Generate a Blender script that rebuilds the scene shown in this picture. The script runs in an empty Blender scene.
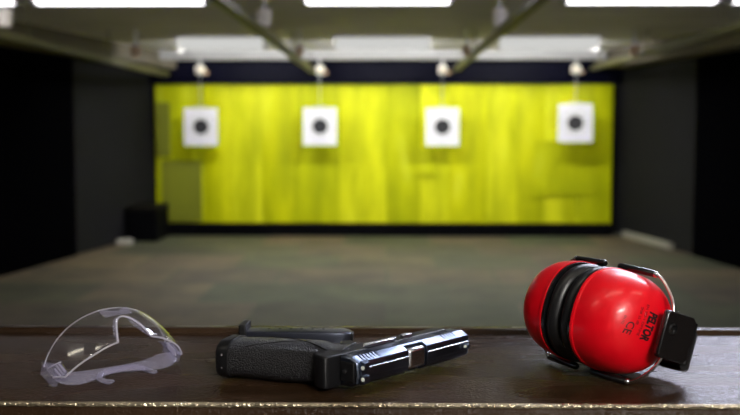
import bpy, bmesh, math, random
from mathutils import Vector, Matrix, Euler, noise
C = bpy.context.scene.collection
SC = bpy.context.scene
R = math.radians
PI = math.pi
rnd = random.Random(7)
CZ = 1.37            # camera height
T = CZ - .255        # counter surface height

# ------------------------------------------------------------------ materials
def mat(name, col, rough=.5, metal=0., spec=.5, noise_scale=None, noise_amt=0., bump=0., bump_scale=None,
        col2=None, coat=0., detail=4., bump_dist=.01, sheen=0.):
    m = bpy.data.materials.new(name); m.use_nodes = True
    nt = m.node_tree; b = nt.nodes['Principled BSDF']
    b.inputs['Base Color'].default_value = (*col, 1)
    b.inputs['Roughness'].default_value = rough
    b.inputs['Metallic'].default_value = metal
    b.inputs['Specular IOR Level'].default_value = spec
    b.inputs['Coat Weight'].default_value = coat
    tc = nt.nodes.new('ShaderNodeTexCoord')
    if noise_scale:
        n = nt.nodes.new('ShaderNodeTexNoise'); n.inputs['Scale'].default_value = noise_scale
        n.inputs['Detail'].default_value = detail
        nt.links.new(tc.outputs['Object'], n.inputs['Vector'])
        r = nt.nodes.new('ShaderNodeValToRGB')
        c2 = col2 or tuple(c * .6 for c in col)
        r.color_ramp.elements[0].position = .5 - .25; r.color_ramp.elements[1].position = .5 + .25
        r.color_ramp.elements[0].color = (*[a * (1 - noise_amt) + b_ * noise_amt for a, b_ in zip(col, c2)], 1)
        r.color_ramp.elements[1].color = (*col, 1)
        nt.links.new(n.outputs['Fac'], r.inputs['Fac'])
        nt.links.new(r.outputs['Color'], b.inputs['Base Color'])
    if bump:
        n2 = nt.nodes.new('ShaderNodeTexNoise'); n2.inputs['Scale'].default_value = bump_scale or 50
        n2.inputs['Detail'].default_value = 3
        nt.links.new(tc.outputs['Object'], n2.inputs['Vector'])
        bp = nt.nodes.new('ShaderNodeBump'); bp.inputs['Strength'].default_value = bump
        bp.inputs['Distance'].default_value = bump_dist
        nt.links.new(n2.outputs['Fac'], bp.inputs['Height'])
        nt.links.new(bp.outputs['Normal'], b.inputs['Normal'])
    return m

def emis(name, col, s):
    m = bpy.data.materials.new(name); m.use_nodes = True
    nt = m.node_tree; nt.nodes.clear()
    e = nt.nodes.new('ShaderNodeEmission'); o = nt.nodes.new('ShaderNodeOutputMaterial')
    e.inputs[0].default_value = (*col, 1); e.inputs[1].default_value = s
    nt.links.new(e.outputs[0], o.inputs[0]); return m

def clear_plastic(name, tint, milky, diff=(.75, .72, .9), ior=1.5, rough=.03, trans=.2):
    """clear moulded plastic: passes light, reflects by its index; milky = share of scattered light"""
    m = bpy.data.materials.new(name); m.use_nodes = True
    nt = m.node_tree; nt.nodes.clear(); L = nt.links
    o = nt.nodes.new('ShaderNodeOutputMaterial')
    tr = nt.nodes.new('ShaderNodeBsdfTransparent'); tr.inputs[0].default_value = (*tint, 1)
    gl = nt.nodes.new('ShaderNodeBsdfGlossy'); gl.inputs['Roughness'].default_value = rough
    gl.inputs[0].default_value = (1, 1, 1, 1)
    fr = nt.nodes.new('ShaderNodeFresnel'); gm = nt.nodes.new('ShaderNodeNewGeometry'); mi = nt.nodes.new('ShaderNodeMapRange')
    mi.inputs['To Min'].default_value = ior; mi.inputs['To Max'].default_value = 1 / ior
    L.new(gm.outputs['Backfacing'], mi.inputs['Value']); L.new(mi.outputs['Result'], fr.inputs[0])
    df = nt.nodes.new('ShaderNodeBsdfDiffuse'); df.inputs[0].default_value = (*diff, 1)
    tl = nt.nodes.new('ShaderNodeBsdfTranslucent'); tl.inputs[0].default_value = (*diff, 1)
    md = nt.nodes.new('ShaderNodeMixShader'); md.inputs[0].default_value = .5
    L.new(df.outputs[0], md.inputs[1]); L.new(tl.outputs[0], md.inputs[2])
    m1 = nt.nodes.new('ShaderNodeMixShader'); m1.inputs[0].default_value = milky
    L.new(tr.outputs[0], m1.inputs[1]); L.new(md.outputs[0], m1.inputs[2])
    m2 = nt.nodes.new('ShaderNodeMixShader')
    L.new(fr.outputs[0], m2.inputs[0]); L.new(m1.outputs[0], m2.inputs[1]); L.new(gl.outputs[0], m2.inputs[2])
    L.new(m2.outputs[0], o.inputs[0]); return m

# ------------------------------------------------------------------ mesh helpers
def box(bm, x0, x1, y0, y1, z0, z1, M=None):
    vs = [bm.verts.new((x, y, z)) for x in (x0, x1) for y in (y0, y1) for z in (z0, z1)]
    for f in ((0, 1, 3, 2), (4, 6, 7, 5), (0, 4, 5, 1), (2, 3, 7, 6), (0, 2, 6, 4), (1, 5, 7, 3)):
        bm.faces.new([vs[i] for i in f])
    if M is not None:
        for v in vs: v.co = M @ v.co
    return vs

def loft(bm, rings, cap=True, closed=True):
    V = [[bm.verts.new(p) for p in r] for r in rings]
    n = len(V[0])
    for a, b in zip(V, V[1:]):
        for i in range(n if closed else n - 1):
            j = (i + 1) % n
            bm.faces.new((a[i], a[j], b[j], b[i]))
    if cap and closed:
        bm.faces.new(V[0][::-1]); bm.faces.new(V[-1])
    return V

def tube(bm, pts, r, n=10, cap=True):
    pts = [Vector(p) for p in pts]; rings = []; up = None
    for i, p in enumerate(pts):
        d = (pts[min(i + 1, len(pts) - 1)] - pts[max(i - 1, 0)]).normalized()
        if up is None:
            up = Vector((0, 0, 1)) if abs(d.z) < .9 else Vector((1, 0, 0))
        s = d.cross(up).normalized(); up = s.cross(d).normalized()
        rr = r[i] if isinstance(r, (list, tuple)) else r
        rings.append([p + (s * math.cos(a) + up * math.sin(a)) * rr for a in [2 * PI * k / n for k in range(n)]])
    loft(bm, rings, cap)

def smooth_path(pts, n=6):
    """Catmull-Rom through the points"""
    P = [Vector(p) for p in pts]; P = [2 * P[0] - P[1]] + P + [2 * P[-1] - P[-2]]; out = []
    for i in range(1, len(P) - 2):
        for k in range(n):
            t = k / n
            out.append(.5 * ((2 * P[i]) + (P[i + 1] - P[i - 1]) * t + (2 * P[i - 1] - 5 * P[i] + 4 * P[i + 1] - P[i + 2]) * t * t
                             + (3 * P[i] - P[i - 1] - 3 * P[i + 1] + P[i + 2]) * t ** 3))
    out.append(P[-2]); return out

def lathe(bm, prof, axis='z', n=24, M=None):
    """prof = [(radius, height)], closed by caps"""
    rings = []
    for r, h in prof:
        ring = []
        for k in range(n):
            a = 2 * PI * k / n; c, s = math.cos(a) * r, math.sin(a) * r
            p = {'z': (c, s, h), 'x': (h, c, s), 'y': (s, h, c)}[axis]
            p = Vector(p); ring.append(M @ p if M is not None else p)
        rings.append(ring)
    loft(bm, rings)

def extrude_poly(bm, pts, w0, w1, place):
    a = [bm.verts.new(place(u, v, w0)) for u, v in pts]; b = [bm.verts.new(place(u, v, w1)) for u, v in pts]
    n = len(pts)
    bm.faces.new(a[::-1]); bm.faces.new(b)
    for i in range(n):
        j = (i + 1) % n; bm.faces.new((a[i], a[j], b[j], b[i]))

def obj(name, bm, m, parent=None, smooth=False, bevel=0, seg=2, label=None, sub=0, angle=40, weld=False):
    if weld: bmesh.ops.remove_doubles(bm, verts=bm.verts, dist=1e-5)
    bmesh.ops.recalc_face_normals(bm, faces=bm.faces)
    me = bpy.data.meshes.new(name); bm.to_mesh(me); bm.free()
    for mm in (m if isinstance(m, (list, tuple)) else [m]): me.materials.append(mm)
    if smooth:
        for p in me.polygons: p.use_smooth = True
    o = bpy.data.objects.new(name, me); C.objects.link(o)
    if parent: o.parent = parent
    if bevel:
        b = o.modifiers.new('bevel', 'BEVEL'); b.width = bevel; b.segments = seg; b.limit_method = 'ANGLE'
        b.angle_limit = R(30); b.harden_normals = False
        for p in me.polygons: p.use_smooth = True
        me.set_sharp_from_angle(angle=R(60))
    elif smooth and angle < 180:
        me.set_sharp_from_angle(angle=R(angle))
    if sub:
        s = o.modifiers.new('sub', 'SUBSURF'); s.levels = sub; s.render_levels = sub
    if label: o['label'] = label
    return o

def tag(o, label, cat, group=None, kind=None):
    o['label'] = label; o['category'] = cat
    if group: o['group'] = group
    if kind: o['kind'] = kind
    return o

def thing(name, label, cat, loc=(0, 0, 0), rot=(0, 0, 0), group=None):
    o = bpy.data.objects.new(name, None); C.objects.link(o); o.empty_display_size = .05
    o.location = loc; o.rotation_euler = rot
    return tag(o, label, cat, group)

def struct(name, bm, m, **k):
    o = obj(name, bm, m, **k); o['kind'] = 'structure'; return o

def copy_tree(o, parent=None, label=None):
    c = o.copy(); C.objects.link(c); c.parent = parent
    if label: c['label'] = label
    for ch in list(o.children): copy_tree(ch, c)
    return c

B = bmesh.new

# ------------------------------------------------------------------ room materials
M_floor = bpy.data.materials.new('rubber_mat_floor'); M_floor.use_nodes = True
def floor_nodes():
    nt = M_floor.node_tree; L = nt.links; b = nt.nodes['Principled BSDF']
    tc = nt.nodes.new('ShaderNodeTexCoord')
    br = nt.nodes.new('ShaderNodeTexBrick'); br.inputs['Scale'].default_value = 1
    br.inputs['Brick Width'].default_value = 1.0; br.inputs['Row Height'].default_value = 1.0
    br.inputs['Mortar Size'].default_value = .012
    br.inputs['Color1'].default_value = (.0, .0, .0, 1); br.inputs['Color2'].default_value = (1, 1, 1, 1)
    br.inputs['Mortar'].default_value = (.3, .3, .3, 1); br.inputs['Bias'].default_value = 0
    L.new(tc.outputs['Object'], br.inputs['Vector'])
    r = nt.nodes.new('ShaderNodeValToRGB'); r.color_ramp.interpolation = 'LINEAR'
    e = r.color_ramp.elements
    e[0].position = 0; e[0].color = (.075, .075, .058, 1); e[1].position = 1; e[1].color = (.26, .205, .13, 1)
    for p, c in ((.3, (.085, .11, .068)), (.55, (.165, .13, .095)), (.8, (.11, .095, .08))):
        x = e.new(p); x.color = (*c, 1)
    L.new(br.outputs['Color'], r.inputs['Fac'])
    n = nt.nodes.new('ShaderNodeTexNoise'); n.inputs['Scale'].default_value = 1.9; n.inputs['Detail'].default_value = 6
    n.inputs['Roughness'].default_value = .65
    L.new(tc.outputs['Object'], n.inputs['Vector'])
    rr = nt.nodes.new('ShaderNodeValToRGB'); rr.color_ramp.elements[0].position = .32; rr.color_ramp.elements[1].position = .7
    rr.color_ramp.elements[0].color = (.30, .31, .28, 1); rr.color_ramp.elements[1].color = (.88, .78, .62, 1)
    L.new(n.outputs['Fac'], rr.inputs['Fac'])
    mx = nt.nodes.new('ShaderNodeMix'); mx.data_type = 'RGBA'; mx.blend_type = 'MULTIPLY'; mx.inputs[0].default_value = 1
    L.new(r.outputs['Color'], mx.inputs[6]); L.new(rr.outputs['Color'], mx.inputs[7])
    L.new(mx.outputs[2], b.inputs['Base Color'])
    b.inputs['Roughness'].default_value = .75
floor_nodes()
M_ceil = mat('ceiling_paint', (.86, .84, .90), .8, noise_scale=1.2, noise_amt=.5)
M_char = mat('charcoal_wall', (.011, .011, .014), .8, spec=.1, noise_scale=1.5, noise_amt=.5, bump=.2, bump_scale=20)
M_black = mat('black_wall', (.0015, .0015, .002), .9, spec=.0)
M_duct = mat('side_duct_paint', (.16, .14, .11), .7, noise_scale=3, noise_amt=.4)
M_dark = mat('dark_beam', (.003, .003, .010), .35, spec=.02, noise_scale=2, noise_amt=.6)
M_soffit = mat('pale_beam', (.36, .36, .37), .6)
M_rail = mat('olive_rail', (.11, .105, .04), .45, metal=.2, noise_scale=6, noise_amt=.3)
M_cream = mat('cream_plastic', (.92, .86, .76), .5)
M_tan = mat('tan_plastic', (.55, .36, .24), .6)
M_steel = mat('brushed_steel', (.6, .6, .6), .3, metal=1)
M_house = mat('lamp_housing', (.5, .5, .5), .5)
M_curb = mat('black_rubber_curb', (.002, .002, .003), .9, spec=.05)
M_paper = mat('target_card', (.93, .93, .98), .7)
M_bull = mat('target_ink', (.012, .012, .018), .6)
M_white = mat('white_block', (.6, .58, .52), .7)
M_base = mat('cream_skirting', (.33, .32, .27), .7, noise_scale=3, noise_amt=.5)
E1 = emis('tube_cool', (1, .97, 1.0), 5)
E5 = emis('tube_overhead', (1, .92, .74), 7.5)
E3 = emis('tube_cool_near', (.78, .80, 1.0), 85)
E2 = emis('panel_far', (1, .99, .94), 165)
M_baf = emis('lit_acrylic_baffle', (1, 1, .97), .62)
E4 = emis('tube_cool_close', (.82, .87, 1.0), 40)
EW = emis('wall_washer', (1, .99, .93), 7)
EK = emis('panel_behind', (1, .96, .9), 78)

# ------------------------------------------------------------------ room shell
CH = CZ + .945      # ceiling height 2.315
YB = 13.5
def wl(y): return -3.01 - .145 * (YB - y)
def wr(y): return 2.96 + .150 * (YB - y)
YF = -2.5
bm = B()
vs0 = [(wl(YF), YF), (wr(YF), YF), (wr(YB), YB), (wl(YB), YB)]
loft(bm, [[(x, y, -.08) for x, y in vs0], [(x, y, 0) for x, y in vs0]])
struct('floor', bm, M_floor)
bm = B()
loft(bm, [[(x, y, CH) for x, y in vs0], [(x, y, CH + .1) for x, y in vs0]])
struct('ceiling', bm, M_ceil)
# side walls: charcoal at the far end, a black-clad stretch nearer to the counter that stands 4 cm proud
for side, fx, sg, ystep in (('left', wl, 1, 10.95), ('right', wr, -1, 11.05)):
    bm = B()
    def quad(y0, y1, off, thick=.12):
        pts = [(fx(y0) + sg * off, y0), (fx(y1) + sg * off, y1), (fx(y1) - sg * thick, y1), (fx(y0) - sg * thick, y0)]
        loft(bm, [[(x, y, 0) for x, y in pts], [(x, y, CH) for x, y in pts]])
    quad(ystep, YB, 0)
    n0 = len(bm.faces)
    quad(YF, ystep, .04)
    bm.faces.ensure_lookup_table()
    for f in bm.faces[n0:]: f.material_index = 1
    struct('wall_' + side, bm, [M_char, M_black])
bm = B(); box(bm, wl(YB) - .1, wr(YB) + .1, YB, YB + .15, 0, CH)
struct('wall_back', bm, M_dark)
bm = B(); box(bm, wl(YF) - .1, wr(YF) + .1, YF - .15, YF, 0, CH)
struct('wall_front', bm, mat('grey_wall', (.12, .115, .11), .8))
# boxed ducts along both side walls under the ceiling
for k, (fx, sg) in enumerate(((wl, 1), (wr, -1))):
    bm = B()
    y0, y1 = 1.0, YB
    o0, o1 = (.04, .36)
    pts = [(fx(y0) + sg * o0, y0), (fx(y1) + sg * o0, y1), (fx(y1) + sg * o1, y1), (fx(y0) + sg * o1, y0)]
    loft(bm, [[(x, y, 2.125) for x, y in pts], [(x, y, CH) for x, y in pts]])
    struct('trim_%d' % (k + 1), bm, M_duct)
# pale beam across the ceiling in front of the backstop
bm = B(); box(bm, -2.92, 2.66, 12.6, 12.74, 2.205, CH)
struct('trim_3', bm, M_soffit)
# dark header above the yellow backstop
bm = B(); box(bm, wl(13.2) + .02, wr(13.2) - .02, 13.2, YB, 1.935, CH)
struct('trim_4', bm, M_dark, bevel=.01)
# skirting along the right wall
bm = B(); y0, y1 = 11.6, 13.0
pts = [(wr(y0) - .06, y0), (wr(y1) - .06, y1), (wr(y1), y1), (wr(y0), y0)]
loft(bm, [[(x, y, 0) for x, y in pts], [(x, y, .07) for x, y in pts]])
struct('baseboard_right', bm, M_base, bevel=.004)

# ------------------------------------------------------------------ yellow backstop of hanging strips
M_yel = []
for i in range(3):
    m = bpy.data.materials.new('yellow_rubber'); m.use_nodes = True
    nt = m.node_tree; L = nt.links; b = nt.nodes['Principled BSDF']
    tc = nt.nodes.new('ShaderNodeTexCoord'); mp = nt.nodes.new('ShaderNodeMapping')
    mp.inputs['Scale'].default_value = (2.2, 1, .55); mp.inputs['Location'].default_value = (i * 3.1, 0, i * 1.7)
    n = nt.nodes.new('ShaderNodeTexNoise'); n.inputs['Scale'].default_value = 1.6; n.inputs['Detail'].default_value = 5
    L.new(tc.outputs['Object'], mp.inputs[0]); L.new(mp.outputs[0], n.inputs['Vector'])
    r = nt.nodes.new('ShaderNodeValToRGB'); e = r.color_ramp.elements
    base = [(.72, .74, .002), (.60, .64, .002), (.82, .84, .012)][i]
    e[0].position = .3; e[0].color = (base[0] * .62, base[1] * .66, .002, 1)
    e[1].position = .62; e[1].color = (*base, 1)
    x = e.new(.8); x.color = (min(1, base[0] * 1.15), min(1, base[1] * 1.15), .05, 1)
    L.new(n.outputs['Fac'], r.inputs['Fac']); L.new(r.outputs['Color'], b.inputs['Base Color'])
    b.inputs['Roughness'].default_value = .5; b.inputs['Specular IOR Level'].default_value = .15
    M_yel.append(m)
M_olive = mat('worn_yellow_rubber', (.22, .24, .004), .6, noise_scale=2, noise_amt=.5)
bs = thing('bullet_backstop', 'bright yellow backstop of wide vertical rubber strips across the far wall', 'backstop', (0, 13.3, 0))
edges = [-3.0, -2.93, -2.36, -2.0, -1.62, -1.15, -.62, -.30, 0., .42, .80, 1.28, 1.68, 2.02, 2.44, 2.885]
pick = [1, 1, 0, 2, 0, 1, 2, 2, 1, 2, 0, 2, 0, 2, 1]
for i, (a, b_) in enumerate(zip(edges, edges[1:])):
    bm = B()
    # a strip hangs with a slight outward bow and overlaps its neighbour
    z = (i % 2) * .018
    ringsn = 9; rings = []
    for k in range(ringsn):
        t = k / (ringsn - 1); x = a + (b_ + .012 - a) * t; bow = -.02 * math.sin(PI * t) * (1 if i % 3 else .4)
        rings.append([(x, z + bow, .02), (x, z + bow, 1.93), (x, z + bow + .012, 1.93), (x, z + bow + .012, .02)])
    loft(bm, rings)
    obj('strip', bm, M_yel[pick[i]], bs, smooth=True)
# worn repair patches screwed onto the strips
for (x0, x1, z0, z1, mt) in ((-2.92, -2.40, .16, .95, M_olive), (-.95, -.66, .9, 1.2, M_yel[1]), (-1.2, -.9, .15, .95, M_yel[1]),
                             (1.9, 2.62, .5, 1.2, M_yel[1]), (-2.98, -2.80, 1.0, 1.7, M_olive), (.36, .62, .75, 1.1, M_yel[1])):
    bm = B(); box(bm, x0, x1, -.036, -.022, z0, z1)
    obj('patch', bm, mt, bs, bevel=.004)
cb = B(); box(cb, -2.95, 2.86, 13.0, 13.22, 0, .15)
tag(obj('floor_curb', cb, M_curb, bevel=.01), 'low black kerb running along the foot of the yellow backstop', 'kerb')
# low black box by the left wall
t = thing('storage_box', 'low black box standing on the floor in the far left corner', 'box', (-2.93, 12.6, 0))
bm = B(); box(bm, -.2, .15, -.3, .38, 0, .37); obj('body', bm, M_curb, t, bevel=.008)
bm = B(); box(bm, -.21, .16, -.31, .39, .37, .42); obj('lid', bm, mat('box_lid', (.006, .005, .004), .7, spec=.1), t, bevel=.008)
bm = B(); box(bm, -3.17, -2.99, 11.9, 12.02, 0, .065)
tag(obj('floor_block', bm, M_white, bevel=.01), 'small whitish block on the floor beside the low black box', 'block')

# ------------------------------------------------------------------ ceiling lights
def light(x0, x1, y, zb, em, label, group, depth=.2):
    t = thing('ceiling_light', label, 'ceiling light', ((x0 + x1) / 2, y, zb), group=group)
    w = (x1 - x0) / 2; h = CH - zb
    bm = B()
    # tapering housing with end caps
    sec = lambda x: [(x, -depth * .4, .048), (x, depth * .4, .048), (x, depth * .35, h), (x, -depth * .35, h)]
    loft(bm, [sec(-w), sec(w)])
    obj('housing', bm, M_house, t, bevel=.004)
    bm = B()
    n = 12; prof = [(-depth * .46 * math.cos(PI * k / n), .045 - .055 * math.sin(PI * k / n) ** .6) for k in range(n + 1)]
    rings = [[(x, yy, zz) for yy, zz in prof] + [(x, depth * .46, .0475), (x, -depth * .46, .0475)] for x in (-w + .02, w - .02)]
    loft(bm, rings); obj('diffuser', bm, em, t, smooth=True)
    for s in (-1, 1):
        bm = B(); box(bm, s * w - .012, s * w + .012, -depth * .5, depth * .5, -.015, h - .004); obj('end_cap', bm, M_house, t, bevel=.003)
    return t
g1 = 'ceiling lights of the middle row'
names1 = ['ceiling light at the top left corner, cut off by the frame edge', 'bright tube light at the top, right of the left corner one',
          'bright tube light at the top centre between the two inner rails', 'bright tube light at the top, right of the inner right rail',
          'ceiling light at the top right corner, cut off by the frame edge']
for (x0, x1), lb in zip(((-3.75, -2.56), (-2.48, -1.25), (-.61, .44), (1.18, 2.26), (2.31, 3.4)), names1):
    light(x0 + .04, x1, 7.2, 2.235, E1, lb, g1)
g2 = 'ceiling lights of the far row'
for (x0, x1), lb in zip(((-2.21, -1.30), (-.555, .46), (1.17, 2.22)),
                        ('pale box light of the far row, above and right of the leftmost target', 'pale box light of the far row, between the two middle targets',
                         'pale box light of the far row, above and left of the rightmost target')):
    t = thing('ceiling_light', lb, 'ceiling light', ((x0 + x1) / 2, 10.98, 2.185), group=g2)
    w = (x1 - x0) / 2; h = CH - 2.185
    bm = B(); box(bm, -w, w, -.11, -.10, 0, h); obj('baffle', bm, M_baf, t, bevel=.003, label='glowing pale acrylic front of the light')
    bm = B(); box(bm, -w, w, -.099, .11, h - .03, h); obj('housing', bm, M_house, t, bevel=.003)
    bm = B(); rings = [[(x, .0 + .03 * math.cos(2 * PI * k / 14), .045 + .03 * math.sin(2 * PI * k / 14)) for k in range(14)] for x in (-w + .03, w - .03)]
    loft(bm, rings); obj('tube', bm, E2, t, smooth=True)
    for s_ in (-1, 1):
        bm = B(); box(bm, s_ * (w - .01) - .01, s_ * (w - .01) + .01, -.099, .11, 0, h - .031); obj('end_cap', bm, M_house, t, bevel=.003)
light(.45, 1.45, 2.15, 2.2, E4, 'ceiling light just beyond the counter, right of centre', 'ceiling lights of the near row')
light(.95, 2.0, 4.1, 2.2, E3, 'ceiling light right of centre above the near floor', 'ceiling lights of the near row')
for x0, x1 in ((-1.75, -.85), (-.45, .45), (.85, 1.75)):
    light(x0, x1, .62, 2.25, E5, 'narrow warm ceiling light over the shooter side of the counter', 'warm narrow ceiling lights over the counter', depth=.07)
light(.35, 1.35, -1.3, 2.2, EK, 'ceiling light over the shooting position', 'ceiling lights of the near row', depth=.5)

for x0, x1 in ((-2.7, -1.0), (-.75, .72), (.95, 2.6)):
    light(x0, x1, 12.83, 2.25, EW, 'tube light hidden behind the pale ceiling beam before the backstop', 'backstop tube lights', depth=.08)
# ------------------------------------------------------------------ target rails
def rail(x, y0, y1, z, label, w=.06):
    t = thing('target_rail', label, 'rail', (x, y1, z), group='target rails')
    bm = B(); L0 = y0 - y1
    # C-channel section
    s = [(-w / 2, 0), (-w / 2, .05), (w / 2, .05), (w / 2, 0), (w / 2 - .018, 0), (w / 2 - .018, .008), (w / 2 - .006, .008),
         (w / 2 - .006, .042), (-w / 2 + .006, .042), (-w / 2 + .006, .008), (-w / 2 + .018, .008), (-w / 2 + .018, 0)]
    loft(bm, [[(a, L0, b) for a, b in s], [(a, 0, b) for a, b in s]])
    obj('channel', bm, M_rail, t)
    for k in range(5):
        yy = L0 + .4 + k * (-L0 - .8) / 4
        bm = B(); box(bm, -.004, .004, yy - .01, yy + .01, .05, CH - z); obj('hanger', bm, M_rail, t)
    return t
rail(-2.72, 3.0, 12.70, 2.0, 'olive steel rail running to the leftmost target', .075)
rail(-.915, 3.0, 12.70, 2.045, 'olive steel rail running to the second target from the left')
rail(.85, 3.0, 12.70, 2.065, 'olive steel rail running to the third target from the left')
rail(2.52, 3.0, 12.70, 2.07, 'olive steel rail running to the rightmost target', .075)

# ------------------------------------------------------------------ ceiling fittings of the lanes
def fitting(x, y, z, label, m, s=1.):
    t = thing('ceiling_fitting', label, 'ceiling fitting', (x, y, z), group='pale ceiling fittings')
    bm = B(); lathe(bm, [(.001, -.075 * s), (.045 * s, -.072 * s), (.05 * s, -.06 * s), (.055 * s, .02 * s), (.058 * s, .05 * s), (.03 * s, .06 * s), (.001, .062 * s)])
    obj('body', bm, m, t, smooth=True)
    bm = B(); lathe(bm, [(.014, .06 * s), (.014, CH - z - .012), (.045, CH - z - .01), (.045, CH - z)])
    obj('stem', bm, M_steel, t, smooth=True)
    return t
place = ('left outer lane', 'left inner lane', 'right inner lane', 'right outer lane')
xs = (-2.58, -.83, .77, 2.37)
for x, pl in zip((-2.81, -.90, .825), place):
    fitting(x, 7.6, 2.185, 'larger pale cylindrical fitting hanging from the ceiling over the %s' % pl, M_cream)
for x, pl in zip((-2.46, -.855, .77, 2.40), place):
    fitting(x, 10.1, 2.125, 'small tan fitting hanging from the ceiling halfway down the %s' % pl, M_tan, .75)

# ------------------------------------------------------------------ targets on their carriers
def target(x, y, zc, tilt, lb_t, lb_c):
    c = thing('target_carrier', lb_c, 'target carrier', (x, y, 2.09), group='target carriers')
    bm = B(); box(bm, -.05, .05, -.06, .06, -.05, .05); obj('body', bm, M_cream, c, bevel=.01)
    bm = B(); lathe(bm, [(.001, -.085), (.038, -.085), (.038, -.062), (.001, -.062)], 'y', 20); obj('pulley', bm, M_cream, c, smooth=True)
    bm = B(); box(bm, .05, .095, -.03, .03, -.055, -.01); obj('bracket', bm, M_tan, c, bevel=.004)
    bm = B(); box(bm, -.015, .015, -.012, .012, .05, CH - 2.09); obj('stem', bm, M_steel, c)
    zt = zc + .24
    bm = B(); tube(bm, [(0, 0, -.05), (0, 0, zt + .005 - 2.09)], .0045); obj('hanger_rod', bm, M_steel, c, smooth=True)
    t = thing('shooting_target', lb_t, 'target', (x, y, zc), (0, 0, tilt), 'paper targets')
    bm = B(); box(bm, -.21, .21, -.003, .003, -.235, .235); obj('card', bm, M_paper, t)
    bm = B(); lathe(bm, [(.0005, -.0045), (.097, -.0045), (.097, -.003), (.0005, -.003)], 'y', 48); obj('bullseye', bm, M_bull, t)
    bm = B()
    for rr in (.12, .14, .16, .18):
        n = 64
        for k in range(n):
            a0, a1 = 2 * PI * k / n, 2 * PI * (k + 1) / n
            bm.faces.new([bm.verts.new((q * math.cos(a), -.0036, q * math.sin(a))) for q, a in ((rr, a0), (rr + .0016, a0), (rr + .0016, a1), (rr, a1))])
    obj('ring_lines', bm, M_bull, t)
    for s in (-1, 1):
        bm = B(); box(bm, s * .05 - .012, s * .05 + .012, -.006, .006, .215, .245); obj('clip', bm, M_steel, t)
    bm = B(); box(bm, -.08, .08, -.005, .005, .242, .254); obj('clip_bar', bm, M_steel, t)
ords = ('leftmost', 'second from left', 'third from left', 'rightmost')
for i, (px, zc, ti, yy) in enumerate(((-2.33, 1.385, .03, 12.87), (-.838, 1.39, 0, 12.87), (.69, 1.385, 0, 12.87), (2.32, 1.43, -.12, 12.75))):
    target(px, yy, zc, ti, '%s square white card target with round black centre' % ords[i].capitalize(),
           'pale pulley carrier that holds the %s target below it' % ords[i])

# ------------------------------------------------------------------ counter
def counter_mat(name, edge):
    m = bpy.data.materials.new(name); m.use_nodes = True
    nt = m.node_tree; L = nt.links; b = nt.nodes['Principled BSDF']
    tc = nt.nodes.new('ShaderNodeTexCoord')
    n = nt.nodes.new('ShaderNodeTexNoise'); n.inputs['Scale'].default_value = 9; n.inputs['Detail'].default_value = 7
    mp = nt.nodes.new('ShaderNodeMapping'); mp.inputs['Scale'].default_value = (.6, 2.2, 1)
    L.new(tc.outputs['Object'], mp.inputs[0]); L.new(mp.outputs[0], n.inputs['Vector'])
    r = nt.nodes.new('ShaderNodeValToRGB'); e = r.color_ramp.elements
    e[0].position = .3; e[0].color = (.020, .010, .0045, 1); e[1].position = .7; e[1].color = (.042, .023, .012, 1)
    L.new(n.outputs['Fac'], r.inputs['Fac']); L.new(r.outputs['Color'], b.inputs['Base Color'])
    rr = nt.nodes.new('ShaderNodeMapRange'); rr.inputs['To Min'].default_value = .20; rr.inputs['To Max'].default_value = .34
    L.new(n.outputs['Fac'], rr.inputs['Value']); L.new(rr.outputs['Result'], b.inputs['Roughness'])
    n2 = nt.nodes.new('ShaderNodeTexNoise'); n2.inputs['Scale'].default_value = 330; n2.inputs['Detail'].default_value = 2
    n3 = nt.nodes.new('ShaderNodeTexNoise'); n3.inputs['Scale'].default_value = 60; n3.inputs['Detail'].default_value = 3
    L.new(tc.outputs['Object'], n2.inputs['Vector']); L.new(tc.outputs['Object'], n3.inputs['Vector'])
    ad = nt.nodes.new('ShaderNodeMath'); ad.operation = 'MULTIPLY_ADD'; ad.inputs[1].default_value = .5
    L.new(n3.outputs['Fac'], ad.inputs[0]); L.new(n2.outputs['Fac'], ad.inputs[2])
    bp = nt.nodes.new('ShaderNodeBump'); bp.inputs['Strength'].default_value = .5 if not edge else 1
    if edge: b.inputs['Metallic'].default_value = .8; rr.inputs['To Min'].default_value = .12; rr.inputs['To Max'].default_value = .2; r.color_ramp.elements[0].color = (.16, .12, .07, 1); r.color_ramp.elements[1].color = (.62, .54, .40, 1); n2.inputs['Scale'].default_value = 330; n2.inputs['Detail'].default_value = 1  # sheen of the lacquered edge put into a pale metallic base colour
    bp.inputs['Distance'].default_value = .0025 if edge else .0022
    L.new(ad.outputs[0], bp.inputs['Height']); L.new(bp.outputs['Normal'], b.inputs['Normal'])
    b.inputs['Specular IOR Level'].default_value = .11
    return m
M_ctr = counter_mat('brown_counter', False); M_edge = counter_mat('counter_edge_sheen', True)
ct = thing('shooting_counter', 'long dark brown counter with raised edges across the foreground', 'counter', (0, 1.1, 0))
Y0 = .931 - 1.1; Y1 = 1.285 - 1.1
bm = B()
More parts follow.
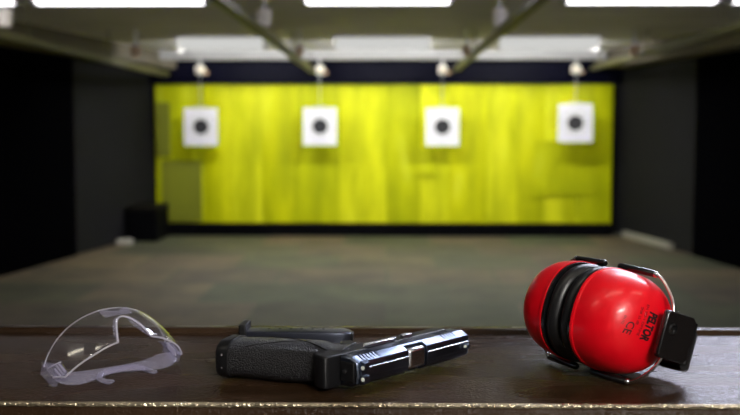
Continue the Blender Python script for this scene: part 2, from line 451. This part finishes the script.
# one continuous slab: rounded nosing at the shooter's side, raised lip at the range side
prof = [(Y0 + .016, T - .04), (Y0 + .001, T - .04), (Y0, T - .039), (Y0, T - .006), (Y0 + .003, T - .001)]
prof += [(Y0 + .008, T), (1.262 - 1.1, T), (1.264 - 1.1, T + .004), (1.267 - 1.1, T + .0055),
         (Y1 - .003, T + .0055), (Y1, T + .003), (Y1, T - .04)]
loft(bm, [[(-1.6 + 3.2 * k / 40, y, z) for y, z in prof] for k in range(41)])
obj('counter_top', bm, M_ctr, ct, smooth=True, angle=50)
bm = B(); tube(bm, [(-1.6 + 3.2 * k / 60, Y0 + .0022, T - .0008) for k in range(61)], .0026, 16)
obj('nosing', bm, M_edge, ct, smooth=True, label='rounded front edge with a speckled sheen put into its colour')
bm = B(); box(bm, -1.58, 1.58, Y0 + .03, Y1 - .01, 0, T - .04); obj('front_panel', bm, mat('counter_base', (.03, .022, .016), .6), ct)

# ------------------------------------------------------------------ pistol
M_gun = mat('blued_steel', (.14, .17, .24), .31, metal=1, bump=.05, bump_scale=400, bump_dist=.0003)
M_poly = mat('black_polymer', (.008, .008, .009), .42, spec=.3, bump=.25, bump_scale=600, bump_dist=.0004)
M_stip = mat('stippled_polymer', (.005, .005, .007), .33, spec=.6, bump=1., bump_scale=700, bump_dist=.003)
M_ctl = mat('steel_controls', (.62, .62, .66), .22, metal=1)
M_hood = mat('barrel_steel', (.75, .77, .82), .25, metal=1)
M_dot = mat('white_dot', (.85, .88, .78), .4)
GA = R(49.5)
gun = thing('pistol', 'black semi-automatic pistol lying on its side on the counter, muzzle pointing right', 'pistol', (-.0375, .973, T), (0, 0, GA))
# local frame: x = towards the muzzle, -y = towards the slide top, z = thickness (up)
WC = .0190
TS = 1.13
P = lambda u, v, w: (u, -v, WC + w * TS)
def sec(u, s=1., port=False, inset=0., nose=0.):
    w = .0133 - inset; top = .0130
    half = [(w, -.010), (w, .0035), (w - .0012, .0052), (.0092, .0115), (.0068, .0124), (.0045, .0124), (.0040, .0130)]
    ring = [(v, a) for a, v in half] + [(v, -a) for a, v in reversed(half)]
    out = []
    for v, a in ring:
        if port:
            if a < .0100: v = min(v, .0005)
            elif a >= .0100: v = min(v, .0058)
        c = .0015
        v2 = c + (v - c) * (1 - nose * .35); a2 = a * (1 - nose * .22)
        out.append(P(u, v2, a2))
    return out
bm = B(); st = []
st += [(0, .0, False, .0012, .25), (.0015, 0, False, 0, 0)]
u = .010
for k in range(6): st += [(u, 0, False, 0, 0), (u + .0004, 0, False, .0011, 0), (u + .0022, 0, False, .0011, 0), (u + .0026, 0, False, 0, 0)]; u += .0046
st += [(.0770, 0, False, 0, 0), (.0772, 0, True, 0, 0), (.1070, 0, True, 0, 0), (.1072, 0, False, 0, 0)]
u = .140
for k in range(5): st += [(u, 0, False, 0, 0), (u + .0004, 0, False, .0009, 0), (u + .0020, 0, False, .0009, 0), (u + .0024, 0, False, 0, 0)]; u += .0046
st += [(.176, 0, False, 0, 0), (.181, 0, False, .0003, .25), (.1838, 0, False, .0012, .8)]
loft(bm, [sec(a, 1, p, i, n) for a, _, p, i, n in st])
sl = obj('slide', bm, M_gun, gun, bevel=.0005, seg=2)
# bright round tubes added on the slide's top rib edge as its glint
for (a, b_) in ((.012, .0765), (.108, .177)):
    bm = B(); tube(bm, [(a, -.0128, WC + .0036), ((a + b_) / 2, -.0128, WC + .0036), (b_, -.0128, WC + .0036)], .0009, 12)
    obj('rib_glint', bm, M_hood, sl, smooth=True)
bm = B(); box(bm, .0785, .1055, -.0128, .002, WC - .0100, WC + .0112)
obj('barrel_hood', bm, M_hood, gun, bevel=.0035, label='bright steel block in the ejection port')
bm = B(); lathe(bm, [(.0035, .150), (.0068, .150), (.0068, .1862), (.0062, .1872), (.0046, .1872), (.0045, .155)], 'x', 24, Matrix.Translation((0, .001, WC)))
obj('barrel', bm, M_gun, gun, smooth=True)
# rear sight: dovetailed block with a notch and two white dots
def sight_block(u0, u1, h, notch):
    bm = B()
    pts = [(-.0105, 0), (-.009, h), (-notch, h), (-notch, h * .35), (notch, h * .35), (notch, h), (.009, h), (.0105, 0)]
    a = [bm.verts.new(P(u0, .0122 + v, w)) for w, v in pts]; b = [bm.verts.new(P(u1, .0122 + v * .75, w)) for w, v in pts]
    n = len(pts); bm.faces.new(a); bm.faces.new(b[::-1])
    for i in range(n):
        j = (i + 1) % n; bm.faces.new((a[i], b[i], b[j], a[j]))
    return bm
rs = obj('rear_sight', sight_block(.004, .013, .0062, .0022), M_gun, gun, bevel=.0003)
for s in (-1, 1):
    bm = B(); lathe(bm, [(.0002, .0032), (.0020, .0032), (.0020, .0042), (.0002, .0042)], 'x', 16, Matrix.Translation((0, -.0162, WC + s * .0056)))
    obj('sight_dot', bm, M_dot, rs, label='white sight dot')
bm = B(); pts = [(.168, 0), (.170, .0060), (.174, .0060), (.178, 0)]
extrude_poly(bm, [(a, b_ + .0124) for a, b_ in pts], -.002, .002, P)
fs = obj('front_sight', bm, M_gun, gun, bevel=.0003)
bm = B(); lathe(bm, [(.0002, .1678), (.0014, .1678), (.0014, .170), (.0002, .170)], 'x', 16, Matrix.Translation((0, -.0160, WC)))
obj('sight_dot', bm, M_dot, fs, label='white sight dot')
# rear plate of the slide
bm = B(); extrude_poly(bm, [(-.0012, -.009), (-.0012, .008), (0.001, .009), (.001, -.010)], -.0085, .0085, P)
rp = obj('slide_end_plate', bm, M_poly, gun, bevel=.0006)
bm = B(); lathe(bm, [(.0002, -.0024), (.0022, -.0022), (.0022, -.001), (.0002, -.001)], 'x', 16, Matrix.Translation((0, .003, WC)))
obj('striker_indicator', bm, M_ctl, rp)
# frame: dust cover, tang, trigger guard as one moulded body
bm = B()
fr = [(-.020, -.0135), (-.017, -.0105), (-.004, -.0102), (.150, -.0102), (.170, -.0112), (.171, -.022), (.166, -.0245), (.112, -.0275),
      (.094, -.0300), (.050, -.0310), (.000, -.040), (-.010, -.036), (-.0165, -.029), (-.0195, -.020)]
extrude_poly(bm, fr, -.0140, .0140, P)
fm = obj('frame', bm, M_poly, gun, bevel=.0058, seg=5)
bm = B()
gpath = smooth_path([(.112, -.026), (.1165, -.038), (.113, -.050), (.102, -.056), (.080, -.0575), (.058, -.0575), (.047, -.056)], 5)
rings = []
for i, q in enumerate(gpath):
    d = (gpath[min(i + 1, len(gpath) - 1)] - gpath[max(i - 1, 0)]).normalized(); nrm = Vector((-d.y, d.x))
    rings.append([P(q.x + nrm.x * a, q.y + nrm.y * a, w) for a, w in ((-.0028, -.0055), (.0028, -.0055), (.0028, .0055), (-.0028, .0055))])
loft(bm, rings); obj('trigger_guard', bm, M_poly, gun, bevel=.0012)
bm = B()
tp = smooth_path([(.079, -.030), (.0785, -.037), (.0755, -.044), (.0775, -.0515)], 5)
rings = []
for i, q in enumerate(tp):
    ww = .0022 - .0008 * i / len(tp)
    rings.append([P(q.x + a, q.y, w) for a, w in ((-ww, -.0038), (ww, -.0038), (ww, .0038), (-ww, .0038))])
loft(bm, rings); obj('trigger', bm, M_poly, gun, bevel=.0008)
# grip: lofted ovals raked backwards
bm = B(); rings = []
NS = 30; ng = 28
g0 = Vector((.027, -.024)); gd = Vector((math.cos(R(-115)), math.sin(R(-115))))
gx = Vector((-gd.y, gd.x))     # towards the front strap
for i in range(NS + 1):
    t_ = i / NS; c = g0 + gd * (t_ * .119)
    fb = .0262 + .0010 * math.cos(2 * PI * t_) - .002 * math.sin(PI * t_)
    back = .0045 * math.exp(-((t_ - .52) / .26) ** 2) + .004 * math.exp(-((t_ - 0) / .12) ** 2) - .0015 * math.exp(-((t_ - .2) / .1) ** 2)
    front = .0014 * math.cos(t_ * 2 * PI * 3.6 + .6) * (1 if t_ > .18 else 0)
    th = .0168 + .0016 * math.sin(PI * min(1, t_ * 1.1)) - .0022 * math.exp(-((t_ - .12) / .1) ** 2)
    ring = []
    for k in range(ng):
        a = 2 * PI * k / ng; ca, sa = math.cos(a), math.sin(a)
        ex = 2 / 2.7
        x = math.copysign(abs(ca) ** ex, ca); y = math.copysign(abs(sa) ** ex, sa)
        off = x * fb + (front * max(0, x) if x > 0 else back * x)
        q = c + gx * off
        ring.append(P(q.x, q.y, y * th))
    rings.append(ring)
loft(bm, rings)
gr = obj('grip', bm, M_stip, gun, smooth=True, angle=60)
# smooth swooping border ribs on the grip's side and back
for zsgn in (1,):
    for pth in ([(.0, .018), (.16, .010), (.38, -.003), (.6, -.012), (.86, -.020)], [(.1, -.019), (.28, -.010), (.5, .004), (.74, .013), (.95, .018)]):
        bm = B(); pp = []
        for t_, o_ in pth:
            c = g0 + gd * (t_ * .119) + gx * o_
            fbb = .0262; thh = .0168 + .0016 * math.sin(PI * min(1, t_ * 1.1)) - .0022 * math.exp(-((t_ - .12) / .1) ** 2)
            ww = thh * (1 - min(.98, abs(o_) / fbb) ** 2.7) ** (1 / 2.7)
            pp.append(P(c.x, c.y, ww - .0002))
        tube(bm, smooth_path(pp, 6), .0009, 8); obj('grip_rib', bm, M_poly, gr, smooth=True)
# magazine floor plate closing the butt
bm = B(); rings = []
for t_, s in ((1.0, .97), (1.005, 1.02), (1.09, 1.02), (1.115, .95)):
    c = g0 + gd * (t_ * .119); ring = []
    for k in range(ng):
        a = 2 * PI * k / ng; ca, sa = math.cos(a), math.sin(a); ex = 2 / 3.2
        q = c + gx * (math.copysign(abs(ca) ** ex, ca) * .0270 * s)
        ring.append(P(q.x, q.y, math.copysign(abs(sa) ** ex, sa) * .0172 * s))
    rings.append(ring)
loft(bm, rings); fp = obj('magazine_base', bm, M_poly, gun, smooth=True, angle=50)
for s in (-1, 1):
    c = g0 + gd * (.119 * 1.05) - gx * .0275
    bm = B(); bmesh.ops.create_icosphere(bm, subdivisions=2, radius=.0011, matrix=Matrix.Translation(P(c.x, c.y, s * .006)))
    obj('pin', bm, M_ctl, fp, smooth=True)
# controls on the upward (left) side
bm = B(); extrude_poly(bm, [(.036, -.0125), (.040, -.0105), (.083, -.0108), (.090, -.0135), (.086, -.0165), (.060, -.0165), (.042, -.0175)], .0135, .0168, P)
obj('slide_release', bm, M_ctl, gun, bevel=.0008)
bm = B(); extrude_poly(bm, [(.098, -.0120), (.112, -.0112), (.114, -.0150), (.107, -.0185), (.099, -.0175)], .0135, .0172, P)
obj('takedown_lever', bm, M_ctl, gun, bevel=.0008)
for (a, b_) in ((.018, -.0195), (.066, -.0215), (.128, -.018)):
    bm = B(); lathe(bm, [(.0002, WC + .0137), (.0022, WC + .0137), (.0022, WC + .0147), (.0002, WC + .0149)], 'z', 16, Matrix.Translation((a, -b_, 0)))
    obj('pin', bm, M_ctl, gun, smooth=True)
bm = B(); extrude_poly(bm, [(.030, -.026), (.046, -.030), (.050, -.042), (.040, -.047), (.030, -.038)], .0125, .0158, P)
obj('magazine_catch', bm, M_poly, gun, bevel=.001)
for k in range(3):
    bm = B(); box(bm, .124 + k * .012, .129 + k * .012, .0242, .0268, WC - .0105, WC + .0105)
    obj('rail_slot', bm, M_gun, fm)

# ------------------------------------------------------------------ spare magazine behind the grip
M_mag = mat('magazine_steel', (.10, .11, .15), .30, metal=.9)
mg = thing('magazine', 'slim dark metal pistol magazine lying flat behind the pistol grip', 'magazine', (-.1705, 1.205, T), (0, 0, R(-1)))
mg.scale = (1, 1, .78)
bm = B(); rings = []
for x, s, z0 in ((.006, 1, 0), (.10, 1, 0), (.118, .98, .0), (.127, .72, .002), (.1285, .55, .003)):
    y0_, y1_ = -.0165 * s, .0165 * s
    z1_ = .0005 + .0205 - z0
    rings.append([(x, y0_, .0015 + z0), (x, y0_ + .002, .0005 + z0), (x, y1_ - .004, .0005 + z0), (x, y1_, .004 + z0), (x, y1_, z1_ - .004), (x, y1_ - .004, z1_), (x, y0_ + .002, z1_), (x, y0_, z1_ - .0015)])
loft(bm, rings); mb = obj('magazine_body', bm, M_mag, mg, bevel=.0006)
bm = B(); extr = [(-.003, -.0195), (.0055, -.0195), (.0065, .018), (.001, .0195), (-.002, .0185)]
a = [bm.verts.new((x, y, -.0)) for x, y in extr]; b = [bm.verts.new((x, y, .0315)) for x, y in extr]
bm.faces.new(a[::-1]); bm.faces.new(b)
for i in range(5): bm.faces.new((a[i], a[(i + 1) % 5], b[(i + 1) % 5], b[i]))
obj('base_plate', bm, M_poly, mg, bevel=.0015)
bm = B(); box(bm, .112, .131, -.010, .009, .0045, .0175); obj('follower', bm, M_poly, mg, bevel=.002)
for k in range(6):
    bm = B(); lathe(bm, [(.0002, .0208), (.0018, .0208), (.0018, .0212), (.0002, .0212)], 'z', 14, Matrix.Translation((.03 + k * .013, .004, 0)))
    obj('witness_hole', bm, M_curb, mb)

# ------------------------------------------------------------------ ear muffs
M_red = mat('red_plastic', (.82, .001, .010), .36, coat=.25, bump=.04, bump_scale=500, bump_dist=.0003, spec=.5)
M_cush = mat('black_cushion', (.008, .008, .009), .34, bump=.3, bump_scale=250, bump_dist=.0006)
M_blk = mat('black_nylon', (.006, .006, .007), .22, spec=1.)
M_wire = mat('steel_wire', (.8, .79, .77), .25, metal=1)
M_ink = mat('black_print', (.01, .004, .004), .5)
ma, mroll = R(-58), R(1.5)
MU = thing('ear_muffs', 'red ear defenders with black cushions and wire frame lying on the counter', 'ear defenders', (.2175, 1.062, T + .0585), (R(-18), mroll, ma))
HY, HZ, NE = .055, .0530, 2.35
XR = .022; DEP = .056
prof_t = [(0, 1.0), (.06, 1.0), (.075, .985), (.20, .982), (.36, .965), (.50, .93), (.62, .88), (.73, .81), (.83, .71), (.91, .57), (.96, .43), (.988, .25), (1.0, .06)]
def sring(x, sy, sz, n=64, ne=NE, cy=0):
    out = []
    for k in range(n):
        a = 2 * PI * k / n; ca, sa = math.cos(a), math.sin(a)
        out.append(Vector((x, cy + math.copysign(abs(ca) ** (2 / ne), ca) * sy, math.copysign(abs(sa) ** (2 / ne), sa) * sz)))
    return out
pp = smooth_path([(a, b_, 0) for a, b_ in prof_t], 3)
for s in (1, -1):
    bm = B(); rings = []
    for q in pp:
        ne = NE + (2.0 - NE) * q.x
        rings.append([Vector((s * v.x, v.y, v.z)) for v in sring(XR + DEP * q.x, HY * q.y, HZ * q.y, ne=ne)])
    loft(bm, rings)
    cup = obj('ear_cup', bm, M_red, MU, smooth=True, angle=50)
    bm = B(); loft(bm, [[Vector((s * v.x, v.y, v.z)) for v in sring(x, HY * q, HZ * q)] for x, q in
                        ((XR - .0035, .93), (XR - .0035, .985), (XR - .001, .99), (XR + .001, .98))])
    obj('rim_plate', bm, M_blk, cup, smooth=True, angle=50)
    # cushion: fat padded ring
    bm = B(); rings = []; n = 64; mcount = 14
    for j in range(mcount):
        b_ = 2 * PI * j / mcount
        xx = .0105 + .0095 * math.sin(b_); q = .0115 * math.cos(b_)
        rings.append([Vector((s * v.x, v.y, v.z)) for v in sring(xx, HY - .0125 + q, HZ - .0125 + q)])
    rings.append(rings[0]); loft(bm, rings, cap=False)
    cu = obj('ear_cushion', bm, M_cush, MU, smooth=True, angle=180, weld=True)
    bm = B(); loft(bm, [[Vector((s * v.x, v.y, v.z)) for v in sring(x, HY - .02, HZ - .02)] for x in (.006, .012)])
    obj('foam_lining', bm, M_curb, cup)
    # wire yoke: pivots above and below the cup, meeting at the slider outside
    for zs in (1, -1):
        path = smooth_path([(s * .012, .004, zs * .0562), (s * .045, .006, zs * .0560), (s * .064, .008, zs * .0535), (s * .082, .011, zs * .036),
                            (s * .088, .013, zs * .020), (s * .090, .015, zs * .004)], 6)
        bm = B(); tube(bm, path, .0016, 10); wy = obj('wire_yoke', bm, M_wire, MU, smooth=True, label='bare steel wire')
        bm = B()
        tube(bm, [(s * .010, .004, zs * .0562), (s * .012, .004, zs * .0562), (s * .055, .0068, zs * .0556), (s * .057, .007, zs * .0553)], [.0028, .0036, .0036, .0028], 12)
        obj('wire_sleeve', bm, M_blk, wy, smooth=True)
        bm = B(); bmesh.ops.create_uvsphere(bm, u_segments=14, v_segments=10, radius=.0034, matrix=Matrix.Translation((s * .058, .0072, zs * .0552)))
        obj('sleeve_end', bm, M_ctl, wy, smooth=True)
    # slider plate the wires run into
    pl = thing('x', 'x', 'x'); del pl['label']; del pl['category']
    bpy.data.objects.remove(pl)
    bm = B()
    pts = [(-.004, -.021), (.000, -.0235), (.038, -.0235), (.044, -.018), (.0425, -.008), (.045, .002), (.0425, .012), (.044, .019), (.038, .0235), (.0, .0235), (-.004, .021)]
    sx = lambda y, z, w: (s * (.091 + w - (y * .10)), .002 + y, z)
    extrude_poly(bm, pts, -.0035, .0035, sx)
    sp = obj('slider_plate', bm, M_blk, MU, bevel=.0012)
    bm = B(); lathe(bm, [(.0022, .0025), (.0058, .0030), (.0062, .0042), (.0045, .0050), (.0042, .0030)], 'x', 24, Matrix.Translation((s * .0905, .010, .006)) @ (Matrix.Identity(4) if s > 0 else Matrix.Scale(-1, 4, (1, 0, 0))))
    obj('pivot_stud', bm, M_blk, sp, smooth=True)
    bm = B(); lathe(bm, [(.001, -.021), (.004, -.021), (.004, .021), (.001, .021)], 'z', 16, Matrix.Translation((s * .0855, .047, -.002)))
    obj('hinge_barrel', bm, M_blk, sp, smooth=True)
# folded head band running round the back of the cups
bm = B()
hp = smooth_path([(.085, .050, -.008), (.076, .060, -.010), (.05, .0655, -.011), (0, .066, -.011), (-.05, .0655, -.011), (-.076, .060, -.010), (-.085, .050, -.008)], 8)
rings = []
for i, q in enumerate(hp):
    d = (hp[min(i + 1, len(hp) - 1)] - hp[max(i - 1, 0)]).normalized(); nn = Vector((-d.y, d.x, 0))
    rings.append([q + nn * a + Vector((0, 0, z)) for a, z in ((-.004, -.018), (-.002, -.0205), (.002, -.0205), (.004, -.018), (.004, .018), (.002, .0205), (-.002, .0205), (-.004, .018))])
loft(bm, rings); obj('head_band', bm, M_blk, MU, smooth=True, angle=50)
# lettering printed on the near cup
def cup_x(y, z):
    lo, hi = 0, len(pp) - 1
    for q in reversed(pp):
        ne = NE + (2.0 - NE) * q.x
        rho = (abs(y / HY) ** ne + abs(z / HZ) ** ne) ** (1 / ne)
        if q.y >= rho: break
    i = pp.index(q); q2 = pp[min(i + 1, len(pp) - 1)]
    ne = NE + (2.0 - NE) * q.x
    rho = (abs(y / HY) ** ne + abs(z / HZ) ** ne) ** (1 / ne)
    f = 0 if q2.y >= q.y else max(0, min(1, (q.y - rho) / (q.y - q2.y)))
    return XR + DEP * (q.x + (q2.x - q.x) * f)
cup_r = [o for o in MU.children if o.name.startswith('ear_cup')][0]
def lettering(txt, size, y0, z0, bold=0., shear=0., xs=1.):
    cu = bpy.data.curves.new('t', 'FONT'); cu.body = txt; cu.size = size; cu.offset = bold; cu.shear = shear; cu.align_x = 'CENTER'
    cu.resolution_u = 3
    to = bpy.data.objects.new('t', cu); C.objects.link(to)
    dg = bpy.context.evaluated_depsgraph_get(); me = bpy.data.meshes.new_from_object(to.evaluated_get(dg))
    bpy.data.objects.remove(to)
    bm = B(); bm.from_mesh(me)
    bmesh.ops.subdivide_edges(bm, edges=[e for e in bm.edges if e.calc_length() > size * .25], cuts=2)
    bmesh.ops.triangulate(bm, faces=bm.faces)
    for v in bm.verts:
        # text runs downwards (-z), its top points to +y (the crown side)
        y = y0 + v.co.y - v.co.x * xs * .17; z = z0 - v.co.x * xs
        v.co = Vector((cup_x(y, z) + .00025, y, z))
    return obj('lettering', bm, M_ink, cup_r, label='black printed lettering')
LY, LZ = .0, .0
lettering('PELTOR', .0150, -.0095, .003, bold=.0008, shear=.25, xs=.54)
lettering('EN 352-1 OPTIME', .0042, -.0150, .007)
lettering('SNR 35 dB', .0040, -.0205, .010)
lettering('CE', .0110, -.0310, -.004, bold=.0001)
lettering('EN 352', .0030, -.0350, .002)

# ------------------------------------------------------------------ safety glasses
M_lens = clear_plastic('clear_lens', (.985, .985, .99), .012, ior=1.45, rough=.02)
M_rim = clear_plastic('clear_moulded_edge', (.93, .92, .96), .17, ior=1.5, rough=.12)
M_ep = clear_plastic('polished_plastic_edge', (.9, .88, .94), .55, diff=(.95, .92, 1), rough=.06)
M_arm = clear_plastic('clear_arm', (.88, .87, .94), .24, diff=(.86, .82, 1), ior=1.5, rough=.15)
GL = thing('safety_glasses', 'clear plastic wraparound safety glasses with folded arms lying on the counter', 'safety glasses',
           (-.2690, 1.0337, T + .0062), (1.1928, .0051, -2.3287))
HW, SG = .0722, .052
def lens_pt(s, z, off=0.):
    # s across (-1..1), z height; wraps strongly towards the hinges
    ph = s * 1.32
    x = (HW + off) * math.sin(ph) / math.sin(1.32)
    y = (SG + off) * (math.cos(ph) - math.cos(1.32)) / (1 - math.cos(1.32))
    y -= 7.5 * (z - .026) ** 2 * math.cos(ph)
    return Vector((x, y, z))
def z_top(s): return .0473 - .0133 * abs(s) ** 2.2
def z_bot(s):
    a = abs(s)
    nose = .030 * max(0, 1 - (a / .20) ** 2.0) if a < .2 else 0
    base = -.006 + .008 * max(0, (a - .45) / .55) ** 1.5
    if a > .88: base += .012 * (a - .88) / .12
    return base + nose
NSX, NZ = 96, 18
bm = B()
grid = [[bm.verts.new(lens_pt(-1 + 2 * i / NSX, z_bot(-1 + 2 * i / NSX) + (z_top(-1 + 2 * i / NSX) - z_bot(-1 + 2 * i / NSX)) * j / NZ)) for j in range(NZ + 1)] for i in range(NSX + 1)]
for i in range(NSX):
    for j in range(NZ):
        bm.faces.new((grid[i][j], grid[i + 1][j], grid[i + 1][j + 1], grid[i][j + 1]))
ln = obj('lens', bm, M_lens, GL, smooth=True, angle=180)
sd = ln.modifiers.new('thick', 'SOLIDIFY'); sd.thickness = .0018; sd.offset = 0
def edge_tube(f, s0, s1, r, name='lens_edge', n=60, par=ln, m=M_ep):
    bm = B(); tube(bm, [lens_pt(s0 + (s1 - s0) * k / n, f(s0 + (s1 - s0) * k / n)) for k in range(n + 1)], r, 8)
    return obj(name, bm, m, par, smooth=True)
edge_tube(z_top, -1, 1, .0008); edge_tube(z_bot, -1, 1, .0010, n=120)
# moulded nose bridge: two pads either side of the notch
for s in (-1, 1):
    bm = B(); rings = []
    for k in range(13):
        q = k / 12; a = s * (.06 + .145 * q); zz = z_bot(a) + .001
        p = lens_pt(a, zz); w = .0045 * math.sin(PI * (.15 + .8 * q))
        rings.append([p + Vector((s * w, .0005, .002)), p + Vector((0, .001, 0)), p + Vector((-s * w * .3, -.008 * math.sin(PI * (.1 + .8 * q)), -.001)), p + Vector((s * w * .3, -.006 * math.sin(PI * (.1 + .8 * q)), .002))])
    loft(bm, rings); obj('nose_pad', bm, M_rim, GL, smooth=True, sub=1, angle=180)
bm = B(); rings = []
for k in range(15):
    a = -.17 + .34 * k / 14; p = lens_pt(a, .030); hh = .0045 + .010 * abs(a) / .17
    rings.append([p + Vector((0, -.001, -.004)), p + Vector((0, .002, -.003)), p + Vector((0, .0022, hh)), p + Vector((0, -.001, hh))])
loft(bm, rings); obj('nose_bridge', bm, M_rim, GL, smooth=True, sub=1, angle=180)
# side shields with three slots, at each hinge
for s in (-1, 1):
    bm = B()
    pts = []
    n = 14
    rows = []
    for k in range(n + 1):
        q = k / n; sa = s * (1 - .17 * q)
        rows.append((lens_pt(sa, z_bot(sa) + .0005, -.0015), lens_pt(sa, z_bot(sa) + (.030 - .012 * q), -.0015)))
    def col(k):
        a, b_ = rows[k]; o_ = Vector((-s * .0016, -.0012, 0)); return [a, b_, b_ + o_, a + o_]
    loft(bm, [col(k) for k in range(n + 1)])
    sh = obj('side_shield', bm, M_rim, GL, smooth=True, angle=50)
    for k in range(3):
        bm = B(); c0 = lens_pt(s * (.955 - .04 * k), .007, -.004); c1 = lens_pt(s * (.955 - .04 * k), .022, -.004)
        tube(bm, [c0, c1], .0012, 8); obj('vent_rib', bm, M_ep, sh, smooth=True)
    bm = B(); tube(bm, [lens_pt(s * (1 - .17 * k / 10), .030 - .012 * k / 10, -.0022) for k in range(11)], .0008, 8); obj('shield_edge', bm, M_ep, sh, smooth=True)
    # base ledge at the hinge
    bm = B(); box(bm, s * HW - .003, s * HW + .003, -.008, .004, .008, .034); obj('hinge_block', bm, M_rim, GL, bevel=.0012)
# folded arms
def arm(s, y0, drop):
    bm = B(); L_ = []
    #          along, mid height, half height, thickness, y
    stn = [(0, .018, .008, .0016, 0), (.010, .016, .0120, .0022, -.002), (.022, .013, .0130, .0022, -.003), (.036, .013, .0100, .0022, -.003),
           (.052, .0145, .0070, .0022, -.003), (.070, .016, .0052, .0022, -.003), (.084, .0155, .0042, .0022, -.003), (.093, .0125, .0038, .0022, -.003),
           (.098, .0060, .0034, .0022, -.002), (.0990, -.0020, .0036, .0024, .000), (.0975, -.0110, .0050, .0028, .004), (.0960, -.0170, .0034, .0020, .007)]
    pts = [Vector((a, m_, 0)) for a, m_, h, t_, y in stn]
    rings = []
    for i, (a, m_, h, t_, y) in enumerate(stn):
        d = (pts[min(i + 1, len(pts) - 1)] - pts[max(i - 1, 0)]).normalized(); nx, nz = -d.y, d.x
        ring = []
        for k in range(12):
            an = 2 * PI * k / 12
            o1, o2 = math.cos(an) * h, math.sin(an) * t_
            xx = a + nx * o1; zz = m_ + nz * o1
            ring.append(Vector((s * (HW - .002 - xx), y0 + y + o2, zz + drop)))
        rings.append(ring)
    loft(bm, rings); return obj('arm', bm, M_arm, GL, smooth=True, sub=1, angle=180)
arm(1, -.003, .000)
arm(-1, -.001, -.004)

# let each foreground thing rest on the counter surface
bpy.context.view_layer.update()
dg = bpy.context.evaluated_depsgraph_get()
for root in (gun, mg, MU, GL):
    zm = 9
    for o in root.children_recursive:
        if o.type != 'MESH': continue
        ev = o.evaluated_get(dg); mw = ev.matrix_world
        for v in ev.data.vertices: zm = min(zm, (mw @ v.co).z)
    pass
    root.location.z -= zm - T - .0002
# ------------------------------------------------------------------ camera, world, view
w = bpy.data.worlds.new('World'); SC.world = w; w.use_nodes = True
w.node_tree.nodes['Background'].inputs[0].default_value = (.02, .02, .025, 1)
cam = bpy.data.cameras.new('camera'); co = bpy.data.objects.new('camera', cam); C.objects.link(co)
co.location = (0, 0, CZ); co.rotation_euler = (PI / 2 - math.atan(79.5 / 1027.8), 0, math.atan(17 / 1027.8))
cam.lens = 50; cam.sensor_width = 36; cam.clip_start = .05
cam.dof.use_dof = True; cam.dof.focus_distance = 1.055; cam.dof.aperture_fstop = 5.6
SC.camera = co
vs_ = SC.view_settings
vs_.view_transform = 'Standard'; vs_.look = 'None'; vs_.exposure = 0; vs_.gamma = 1; vs_.use_curve_mapping = False
